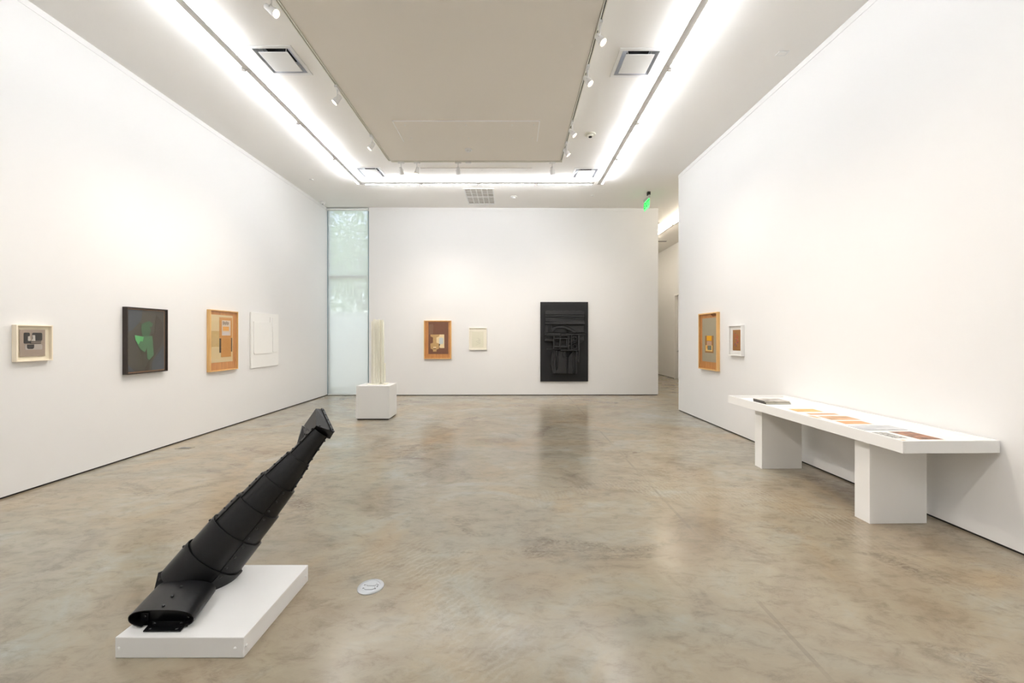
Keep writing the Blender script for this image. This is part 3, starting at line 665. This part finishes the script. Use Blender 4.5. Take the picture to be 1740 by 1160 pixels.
# ------------------------------------------------------------------ black relief
W, Hh = 1.24, 2.064
t, _ = art('black_relief', 'large black painted wood relief assembled from boards and grids', 'relief panel', 'back', (1.356, yb_wall(1.356), 1.397), W, Hh, .05, 0, None, None, frame=False)
bxo('backboard', (-W/2, W/2, -.05, 0, -Hh/2, Hh/2), mat('black_backboard', (24,24,25), .6, spec=.35, noise=.1, nscale=3), t, .003)
N = lambda x, y: (((x-132)/588-.5)*W, (.5-(y-93)/979)*Hh)
def RB(nm, pts, d0, d1, bev=.004):
    b = bmesh.new(); prism(b, [N(*p) for p in pts], -.05-d0*1.8, -.05-d1*1.8, 'y'); return obj(nm, b, M_BWOOD, t, bev)
def RQ(nm, x0, x1, y0, y1_, d0, d1, tilt=0): return RB(nm, [(x0,y1_),(x1,y1_+tilt),(x1,y0+tilt),(x0,y0)], d0, d1)
# upper cabinet of boards
RQ('base_board', 185, 668, 210, 575, 0, .02)
top = [(190,250)]+[(668,250)]
wavy = []
for k in range(25):
    x = 668-(668-190)*k/24; wavy.append((x, 205+6*math.sin(k*1.6)+(4 if k%5 == 0 else 0)))
RB('scalloped_board', [(190,252),(668,252)]+wavy, .02, .05, .002)
RQ('board', 188, 668, 260, 278, .02, .055)
RB('board', [(188,335),(668,352),(668,328),(560,305),(420,292),(188,286)], .02, .06)
RB('sliver', [(310,292),(640,304),(640,296),(470,286),(310,288)], .06, .075)
RB('board', [(186,368),(668,370),(668,346),(580,336),(470,338),(300,345),(186,345)], .02, .075)
RQ('side_slat', 188, 222, 378, 475, .02, .05); RQ('side_slat', 226, 240, 380, 470, .02, .045); RQ('side_slat', 245, 268, 376, 472, .02, .055)
RB('curved_board', [(268,420),(330,395),(400,392),(470,412),(560,458),(545,478),(455,432),(390,416),(320,418),(268,470)], .04, .085)
RQ('panel', 272, 450, 420, 470, .02, .045)
RB('panel', [(455,470),(660,470),(660,380),(420,378),(470,400),(555,450)], .02, .04)
RQ('dowel', 470, 552, 463, 472, .06, .085); RQ('dowel', 556, 612, 463, 473, .06, .085); RQ('dowel', 620, 705, 463, 471, .05, .075)
RQ('rail', 186, 380, 480, 503, .02, .06); RQ('rail', 375, 668, 488, 503, .04, .09, -4)
RQ('rail', 203, 480, 507, 516, .06, .10)
RQ('board', 186, 285, 525, 545, .02, .05); RQ('board', 186, 285, 550, 575, .02, .06); RQ('board', 600, 664, 520, 568, .02, .05)
RB('wedge', [(602,606),(640,585),(662,568),(602,572)], .02, .06)
# open grid
GD0, GD1 = .06, .115
RQ('grid_post', 282, 295, 512, 672, GD0, GD1); RQ('grid_post', 356, 370, 512, 672, GD0, GD1-.01); RQ('grid_post', 455, 471, 506, 685, GD0, GD1); RQ('grid_post', 494, 508, 506, 680, GD0, GD1); RQ('grid_post', 580, 600, 503, 675, GD0, GD1)
RQ('grid_post', 442, 452, 540, 645, GD0, GD1-.02)
RQ('grid_rail', 282, 470, 535, 549, GD0-.01, GD1-.015); RQ('grid_rail', 282, 470, 636, 650, GD0-.01, GD1-.015); RQ('grid_rail', 205, 380, 668, 677, GD0, GD1-.02); RQ('grid_rail', 376, 600, 680, 690, GD0, GD1)
for yy in (545, 590, 630): RQ('grid_block', 472, 494, yy-10, yy+10, .03, .09)
for yy in (545, 640):
    b = bmesh.new(); cx, cz = N(544, yy); lathe_r = .062
    ro = [(cx+lathe_r*math.cos(2*PI*i/20), cz+lathe_r*math.sin(2*PI*i/20)) for i in range(20)]; ri = [(cx+.042*math.cos(2*PI*i/20), cz+.042*math.sin(2*PI*i/20)) for i in range(20)]
    rings(b, [[(x,-.15,z) for x,z in ro],[(x,-.215,z) for x,z in ro],[(x,-.215,z) for x,z in ri],[(x,-.15,z) for x,z in ri],[(x,-.15,z) for x,z in ro]], False, False); bmesh.ops.remove_doubles(b, verts=b.verts, dist=1e-5)
    obj('wood_ring', b, M_BWOOD, t)
RB('crossed_stick', [(512,612),(578,576),(578,568),(512,604)], .06, .10); RB('crossed_stick', [(512,576),(512,568),(578,606),(578,614)], .05, .09)
RQ('dark_back', 296, 580, 512, 680, .02, .03)
# lower bundle of upright boards
RB('upright_board', [(278,975),(312,965),(310,690),(272,690),(262,760),(258,860)], .0, .05)
RQ('upright_board', 296, 316, 690, 968, .05, .075)
RB('turned_stick', [(322,900),(332,900),(334,770),(330,742),(334,690),(314,690),(318,742),(324,770)], .06, .10)
RB('upright_board', [(318,930),(338,900),(342,700),(440,694),(440,972),(380,966),(330,968),(315,950)], .0, .075)
RB('carved_knob', [(402,755),(415,770),(428,755),(426,700),(404,700)], .075, .105)
RB('upright_board', [(462,966),(520,972),(520,700),(466,768)], .0, .07)
RQ('upright_slat', 446, 458, 770, 958, .0, .05); RQ('upright_slat', 524, 534, 695, 955, .0, .075); RQ('upright_slat', 538, 548, 695, 968, .0, .06)
RB('upright_board', [(552,972),(574,965),(582,700),(552,695)], .0, .08)
RQ('upright_slat', 584, 602, 690, 830, .0, .09)
RB('foot_board', [(318,968),(380,975),(450,970),(520,978),(570,972),(560,950),(330,950)], .0, .04)

# ------------------------------------------------------------------ leaning black sculpture on its plinth
pl = thing('low_plinth', 'low white slab plinth under the leaning black sculpture', 'plinth', (-1.592, 2.208, 0))
bxo('slab', (-.308, .308, -.303, .303, 0, .1), M_WHITE, pl, .004)
def bolt(loc, parent, d, m=M_RIVET, r=.007, nm='bolt'):
    d = Vector(d).normalized(); b = bmesh.new(); u = d.orthogonal().normalized(); w = d.cross(u)
    rings(b, [[(u*math.cos(2*PI*i/8)+w*math.sin(2*PI*i/8))*rr+d*s for i in range(8)] for rr, s in ((r,-.001),(r,r*.35),(r*.6,r*.75))])
    o = obj(nm, b, m, parent); o.location = loc; return o
for x, y, d in ((-.288,-.303,(0,-1,0)),(.268,-.303,(0,-1,0)),(.308,-.285,(1,0,0)),(.308,.27,(1,0,0))):
    bolt((x, y, .048), pl, d, M_PLATE, .007, 'screw_cap')
sc = thing('leaning_sculpture', 'black sheet-metal sculpture of tapering nested tubes leaning from a white slab plinth', 'sculpture', (-1.75, 2.15, .1))
SO = Vector((-1.75, 2.15, .1))
rims = [((-1.853,2.300,0.116),0.330), ((-1.756,2.358,0.238),0.346), ((-1.660,2.412,0.373),0.313), ((-1.563,2.463,0.498),0.268), ((-1.468,2.511,0.625),0.220), ((-1.367,2.559,0.758),0.147), ((-1.276,2.600,0.884),0.098)]
AX = (Vector(rims[-1][0])-Vector(rims[0][0])).normalized()
VD = (Vector((-1.55,2.4,.5))-Vector((0,0,1.54))).normalized()
U = AX.cross(VD).normalized()
if U.x < 0: U = -U
V = U.cross(AX).normalized()
if V.dot(VD) > 0: V = -V
def rim(c, w, th, k=1.0, flat=.80, off=0):
    return c + U*(math.cos(th)*(w/2*k+off)) + V*(math.sin(th)*(w/2*k*flat+off))
for i in range(6):
    c0, w0 = Vector(rims[i][0]), rims[i][1]; c1, w1 = Vector(rims[i+1][0]), rims[i+1][1]
    ax = (c1-c0).normalized()
    if i == 0: c0 = c0-ax*.012; k0 = 1.0
    else: c0 = c0-ax*.03; w0 = w0*.93
    if i == 5: c1 = c1+ax*.035
    b = bmesh.new(); K = 48; T = .004
    def R_(c, w, off): return [rim(c, w, 2*PI*j/K, off=off)-SO for j in range(K)]
    rings(b, [R_(c0,w0,-T), R_(c0,w0,0), R_(c1,w1,0), R_(c1,w1,-T), R_(c0,w0,-T)], False, False); bmesh.ops.remove_doubles(b, verts=b.verts, dist=1e-6)
    if i == 0: bmesh.ops.bisect_plane(b, geom=b.verts[:]+b.edges[:]+b.faces[:], plane_co=(0,0,.0015), plane_no=(0,0,-1), clear_outer=True)
    sg = obj('tube_segment', b, M_BLACK, sc, smooth=True)
    def pt(s, th, off=0):
        return (c0+(c1-c0)*s) + U*(math.cos(th)*((w0+(w1-w0)*s)/2+off)) + V*(math.sin(th)*((w0+(w1-w0)*s)/2*.80+off)) - SO
    def flap(t0, t1, s0, s1, nm='overlap_flap', off=.006, n=10):
        b = bmesh.new()
        th = [math.radians(t0+(t1-t0)*j/n) for j in range(n+1)]
        out = [[pt(s, a, off) for a in th] for s in (s0, s1)]; inn = [[pt(s, a, 0) for a in th] for s in (s0, s1)]
        loop0 = out[0]+inn[0][::-1]; loop1 = out[1]+inn[1][::-1]
        rings(b, [loop0, loop1])
        if i == 0: bmesh.ops.bisect_plane(b, geom=b.verts[:]+b.edges[:]+b.faces[:], plane_co=(0,0,.0015), plane_no=(0,0,-1), clear_outer=True)
        f = obj(nm, b, M_BLACK, sg, smooth=True); return f
    s0 = .05 if i == 0 else .14
    if i < 4:
        flap(62, -8, s0, .995)
        for s in (s0+.14, (s0+.995)/2+.03, .90): p = pt(s, math.radians(57), .006); bolt(p, sg, V+U*.5)
    else:
        flap(18, -14, s0, .995)
        for s in (.3,.6,.88): bolt(pt(s, math.radians(12), .006), sg, V+U)
    if i >= 2: flap(150, 176, s0, .99)
    for s in ((.9,) if i < 2 else (.25,.5,.75,.95)): bolt(pt(s, math.radians(163), .006), sg, V*.4-U)
# tail bracket behind the sleeve
b = bmesh.new()
for q in ((-1.985,2.20,.102),(-1.985,2.235,.215),(-1.94,2.27,.225),(-1.90,2.23,.102)): b.verts.new(Vector(q)-SO)
for q in ((-1.981,2.194,.102),(-1.981,2.229,.215),(-1.936,2.264,.225),(-1.896,2.224,.102)): b.verts.new(Vector(q)-SO)
bmesh.ops.convex_hull(b, input=b.verts); tb = obj('side_plate', b, M_BLACK, sc)
bolt(Vector((-1.952,2.208,.19))-SO, tb, (.2,-1,.1)); bolt(Vector((-1.955,2.2,.15))-SO, tb, (.2,-1,.1))
# oval sleeve at the foot
A0, A1 = Vector((-1.730, 1.962, .102)), Vector((-1.795, 2.195, .102))
sd = (A1-A0).normalized(); sx = Vector((1, 0, 0)); L = (A1-A0).length
def oval(s, w, h, off):
    pts = []
    for j in range(33):   # open loop: from bottom right over the top to bottom left
        a = math.radians(-62+304*j/32)
        r = .5
        ca, sa = math.cos(a), math.sin(a)
        x = math.copysign(abs(ca)**.72, ca)*(w/2+off); z = h*.5 + math.copysign(abs(sa)**.85, sa)*(h/2+off)
        pts.append(A0+sd*s+sx*x+Vector((0,0,max(z,0))) - SO)
    return pts
b = bmesh.new()
rings(b, [oval(0,.325,.090,0), oval(L*.5,.325,.092,0), oval(L,.325,.094,0), oval(L,.325,.094,-.004), oval(L*.5,.325,.092,-.004), oval(0,.325,.090,-.004), oval(0,.325,.090,0)], False, False, closed=False)
bmesh.ops.remove_doubles(b, verts=b.verts, dist=1e-6); slv = obj('foot_sleeve', b, M_BLACK, sc, smooth=True)
for s, hh in ((.12,.0925),(.42,.0945),(.75,.0955)):
    bolt(A0+sd*(L*s)+sx*(-.005+.012*s)+Vector((0,0,hh))-SO, slv, (0,0,1), r=.0065)
MS = Matrix(((sx.x, sd.x, 0, A0.x-SO.x), (sx.y, sd.y, 0, A0.y-SO.y), (0, 0, 1, A0.z-SO.z), (0,0,0,1)))
b = bmesh.new(); box(b, -.05,.125,.012,.016,0,.024, MS); box(b, -.072,.11,-.026,.016,0,.005, MS); fb_ = obj('foot_bracket', b, M_BLACK, sc)
for x in (-.045, .085): bolt(MS @ Vector((x,-.012,.005)), fb_, (0,0,1)); bolt(MS @ Vector((x+.01,.012,.015)), fb_, (0,-1,0))
b = bmesh.new(); box(b, -.125,.125,.045,.049,0,.062, MS); box(b, -.105,.105,.020,.19,0,.002, MS); obj('inner_plate', b, M_BLACK, sc)
b = bmesh.new(); box(b, -.125,-.085,.038,.042,0,.05, MS); box(b, .10,.135,.035,.039,0,.045, MS); ip = obj('inner_bracket', b, M_BLACK, sc); bolt(MS @ Vector((-.1,.038,.035)), ip, (0,-1,0)); bolt(MS @ Vector((.118,.035,.03)), ip, (0,-1,0))
# wedge head
HA = dict(A=(-1.35,2.74,1.044), A2=(-1.318,2.80,1.026), B=(-1.259,2.56,.965), E=(-1.16,2.60,.914), F=(-1.206,2.64,.858), G=(-1.318,2.605,.905), D=(-1.432,2.74,.927), Hh=(-1.35,2.80,.86))
b = bmesh.new()
for q in HA.values(): b.verts.new(Vector(q)-SO)
bmesh.ops.convex_hull(b, input=b.verts); hd = obj('wedge_head', b, M_BLACK, sc, .003)
hv = {k: Vector(q) for k, q in HA.items()}
n = (hv['E']-hv['B']).cross(hv['A']-hv['B']).normalized()
if n.z < 0: n = -n
# raised flange along the head's outer edge
b = bmesh.new(); e0, e1 = hv['A2'].lerp(hv['A'], .15), hv['E']; inn = (hv['A']-hv['A2']).normalized()*.012 + (hv['B']-hv['E']).normalized()*.006
for base in (e0, e1, e1+inn, e0+inn):
    b.verts.new(base-n*.003-SO); b.verts.new(base+n*.006-SO)
bmesh.ops.convex_hull(b, input=b.verts); obj('edge_flange', b, M_BLACK, hd)
for s in (.08,.3,.52,.74,.94): bolt(e0.lerp(e1, s)+inn*.5+n*.006-SO, hd, n, r=.006)
for s in (.2,.75): bolt(hv['B'].lerp(hv['E'], s)+(hv['A']-hv['B']).normalized()*.012+n*.001-SO, hd, n, r=.005)
# hinge plates on the far side of the neck
def plate(nm, pts, dvec):
    b = bmesh.new()
    for q in pts: b.verts.new(Vector(q)-SO); b.verts.new(Vector(q)+Vector(dvec)-SO)
    bmesh.ops.convex_hull(b, input=b.verts); return obj(nm, b, M_BLACK, sc)
p1 = plate('neck_plate', [(-1.437,2.735,.926),(-1.315,2.60,.91),(-1.325,2.61,.86),(-1.40,2.68,.86)], (.003,.004,0))
for s, zz in ((.2,.918),(.5,.912),(.8,.905)): bolt(Vector((-1.437,2.735,zz)).lerp(Vector((-1.315,2.60,zz-.004)), s)-SO, p1, (-.6,-.7,.1), r=.005)
bolt(Vector((-1.395,2.678,.882))-SO, p1, (-.6,-.7,.1), r=.006)
p2 = plate('neck_flap', [(-1.457,2.76,.922),(-1.44,2.74,.924),(-1.40,2.68,.855),(-1.43,2.66,.805),(-1.445,2.665,.80)], (.002,.006,0))

# ------------------------------------------------------------------ white pedestal and column
pd = thing('pedestal', 'white cube pedestal carrying the cream column near the shaded window', 'pedestal', (-2.565, 7.565, 0))
bxo('recessed_base', (-.285,.285,-.22,.22,0,.022), M_GAP, pd); bxo('box_body', (-.305,.305,-.24,.24,.022,.625), M_WHITE, pd, .004)
cs = thing('column_sculpture', 'tall cream-white column of clustered upright boards on the white pedestal', 'sculpture', (-2.55, 7.60, .625))
bxo('base_plate', (-.17,.17,-.12,.12,0,.016), M_CREAMW, cs, .003)
rnd = random.Random(12)
for (x, y, w, d, z0, h, rz) in ((-.115,-.02,.022,.13,.02,1.19,.3), (-.085,-.055,.03,.03,.016,1.20,.1), (-.05,-.07,.05,.022,.016,1.235,-.1), (-.005,-.085,.055,.02,.02,1.225,.12),
        (.04,-.075,.022,.05,.04,1.235,.2), (.07,-.05,.045,.022,.03,1.22,-.3), (.098,-.02,.018,.09,.016,1.19,.1), (-.06,.04,.08,.03,.016,1.21,.1), (.04,.04,.09,.03,.016,1.225,-.1),
        (.0,-.02,.10,.05,.016,1.18,0), (.125,-.01,.02,.07,.05,.40,.05), (-.03,-.1,.012,.03,.016,1.16,.2), (.022,-.1,.01,.03,.016,1.2,-.2)):
    b = bmesh.new(); box(b, -w/2, w/2, -d/2, d/2, 0, h-z0); o = obj('upright_board', b, M_CREAMW, cs, .003); o.location = (x, y, z0); o.rotation_euler = (0,0,rz)
b = bmesh.new(); prism(b, [(.0,.016),(.05,.016),(.045,.06)], -.115, -.105, 'y'); obj('wedge', b, M_CREAMW, cs)

# ------------------------------------------------------------------ long display table
TX, TY = 3.174, 4.02
tb = thing('display_table', 'long white tray-topped display table on two slab legs against the partition', 'table', (TX, TY, 0), AR)
hx0, hx1, hy = -.362, .364, 1.122
bxo('tray_bottom', (hx0+.02, hx1-.02, -hy+.02, hy-.02, .690, .748), M_WHITE, tb)
for d in ((hx0, hx0+.02, -hy, hy), (hx1-.02, hx1, -hy, hy), (hx0+.02, hx1-.02, -hy, -hy+.02), (hx0+.02, hx1-.02, hy-.02, hy)):
    bxo('tray_rim', (*d, .688, .778), M_WHITE, tb, .0015)
bxo('leg', (-.255, .226, -.745, -.605, 0, .690), M_WHITE, tb, .002)
bxo('leg', (-.258, .215, .612, .740, 0, .690), M_WHITE, tb, .002)
def sheet(name, label, cat, pts, m, th=.0012, margin=.014, z=.7485, mm=None, group='documents laid out in the display table'):
    c = Vector((sum(p[0] for p in pts)/len(pts), sum(p[1] for p in pts)/len(pts)))
    if margin:
        t = thing(name, label, cat, (c.x, c.y, z), 0, group)
        big = [Vector(p)-c for p in pts]; big = [q*(1+margin/q.length) for q in big]
        b = bmesh.new(); prism(b, big, 0, th); obj('paper', b, paper('sheet_white', (240,236,228), .02), t)
        b = bmesh.new(); prism(b, [Vector(p)-c for p in pts], th, th+.0006); obj('printed_image', b, m, t)
        return t
    b = bmesh.new(); prism(b, [Vector(p)-c for p in pts], 0, th); o = tag(obj(name, b, m), label, cat, group); o.location = (c.x, c.y, z); return o
def photo_mat(name, c1, c2, sc=25):
    m = bpy.data.materials.new(name); m.use_nodes = True; n = m.node_tree.nodes; l = m.node_tree.links; b = n['Principled BSDF']
    tc = n.new('ShaderNodeTexCoord'); z = n.new('ShaderNodeTexNoise'); z.inputs['Scale'].default_value = sc; z.inputs['Detail'].default_value = 4; l.new(tc.outputs['Object'], z.inputs['Vector'])
    r = n.new('ShaderNodeValToRGB'); r.color_ramp.elements[0].color = lin(*c1); r.color_ramp.elements[1].color = lin(*c2); r.color_ramp.elements[0].position = .38; r.color_ramp.elements[1].position = .6
    l.new(z.outputs[0], r.inputs[0]); l.new(r.outputs[0], b.inputs['Base Color']); b.inputs['Roughness'].default_value = .45; return m
def qd(x0, x1, ya, yc, dx=-.012): return [(x0, ya), (x1, ya), (x1+dx, yc), (x0+dx, yc)]
sheet('printed_card', 'yellow-orange printed card on the display table, next to the stacked books', 'document', qd(2.992,3.256,4.17,4.325,.012), photo_mat('print_amber', (214,160,88), (238,190,116), 12))
sheet('printed_card', 'narrow tan printed card on the display table, behind the yellow-orange card', 'document', qd(3.006,3.292,4.01,4.086,.012), photo_mat('print_tan', (206,152,112), (216,170,130), 12))
sheet('folded_leaflet', 'small orange folded leaflet tucked against the display table front rim', 'document', [(2.944,3.85),(2.985,3.842),(2.992,3.94),(2.948,3.972)], photo_mat('print_orange2', (218,160,112), (226,178,136), 12), margin=0)
sheet('printed_card', 'brown and grey printed card midway along the display table', 'document', qd(3.020,3.298,3.765,3.941,.008), photo_mat('print_brown', (178,138,100), (214,168,124), 9))
sheet('printed_card', 'plain orange printed card on the display table, beside the grey booklet', 'document', qd(3.008,3.248,3.59,3.713,.008), photo_mat('print_orange', (216,148,92), (228,166,112), 9))
t = thing('open_booklet', 'open pale grey booklet lying on the display table', 'booklet', (3.15, 3.436, .7485), AR, 'documents laid out in the display table')
for s, nm in ((-1,'page'), (1,'page')):
    b = bmesh.new(); xs = [.0, .02, .06, .12, .185]; zs = [.003, .0055, .006, .0045, .003]
    pr = [(s*x, 0) for x in xs]; up = [(s*x, z) for x, z in zip(xs, zs)]
    prism(b, pr+up[::-1], -.083, .083, 'y'); obj(nm, b, photo_mat('print_grey_%d' % (s+1), (184,186,188), (206,207,208), 10), t)
sheet('printed_photo', 'small black and white photo print on the display table front edge', 'photograph', qd(2.956,3.07,3.09,3.275,-.006), photo_mat('print_bw', (70,70,66), (206,204,196), 55), margin=.006)
sheet('printed_photo', 'dark brown colour photo print near the open end of the display table', 'photograph', qd(3.126,3.306,3.05,3.30,-.004), photo_mat('print_dark', (92,58,38), (176,118,84), 16), margin=.010)
sheet('label_card', 'tiny tan caption card on the display table by the black and white photo', 'caption card', qd(2.95,2.99,3.00,3.045,0), photo_mat('print_caption', (206,182,140), (226,208,172), 60), margin=0)
def book(x, y, z, rz, w, d, h, label, cover):
    t = thing('exhibition_book', label, 'book', (x, y, z), rz, 'books stacked on the display table')
    bxo('page_block', (-w/2+.004, w/2-.004, -d/2+.004, d/2, .003, h-.003), paper('page_edges', (226,220,204), .04, nscale=80, stretch=(1,1,30)), t)
    bxo('cover', (-w/2, w/2, -d/2, d/2+.0, h-.003, h), cover, t); bxo('cover', (-w/2, w/2, -d/2, d/2, 0, .003), mat('book_board', (70,66,60), .6, noise=.1), t)
    bxo('spine', (-w/2-.002, -w/2, -d/2, d/2, 0, h), mat('book_board', (70,66,60), .6, noise=.1), t)
book(3.096, 4.745, .7485, AR+.02, .30, .225, .017, 'grey-edged book at the bottom of the stack on the display table', photo_mat('book_cover_low', (150,146,136), (200,194,182), 9))
book(3.092, 4.750, .7657, AR-.02, .295, .22, .016, 'book with grey photographic cover on top of the stack on the display table', photo_mat('book_cover', (138,134,126), (206,200,190), 9))

# ------------------------------------------------------------------ floor fittings
t = thing('floor_outlet', 'round brushed steel floor outlet cover set in the concrete near the low plinth', 'floor outlet', (-.868, 2.446, 0))
b = bmesh.new(); lathe(b, [(.078,0),(.078,.003),(.068,.0065),(.056,.0068),(.055,.0055),(.01,.0055)], k=40); obj('cover_ring', b, M_STEEL, t, smooth=True)
M_SEAM = mat('seam_dark', (104,104,104), .6, noise=.05)
for y, nm in ((.018,'flip_lid'), (-.018,'flip_lid')):
    b = bmesh.new(); prism(b, rrect(-.031,.031,y-.0165,y+.0165,.014), .0055, .0062); s = obj('lid_seam', b, M_SEAM, t)
    b = bmesh.new(); prism(b, rrect(-.0295,.0295,y-.015,y+.015,.013), .0055, .0072); obj(nm, b, M_STEEL, t)
for x, y in ((-.040,.012),(-.038,-.02),(.04,.012),(.042,-.004),(.036,-.024)):
    b = bmesh.new(); lathe(b, [(.0042,.0055),(.0042,.0066)], (x,y), 10); obj('screw', b, M_SEAM, t)
t = thing('floor_plate', 'small flush grey cover plate in the floor by the four-artwork wall', 'floor plate', (-4.50, 5.48, 0))
bxo('plate', (-.10,.10,-.05,.05,0,.003), mat('plate_grey', (150,140,122), .5, metal=.2, noise=.1), t); bxo('lid', (-.07,.07,-.03,.03,.003,.004), M_SEAM, t)
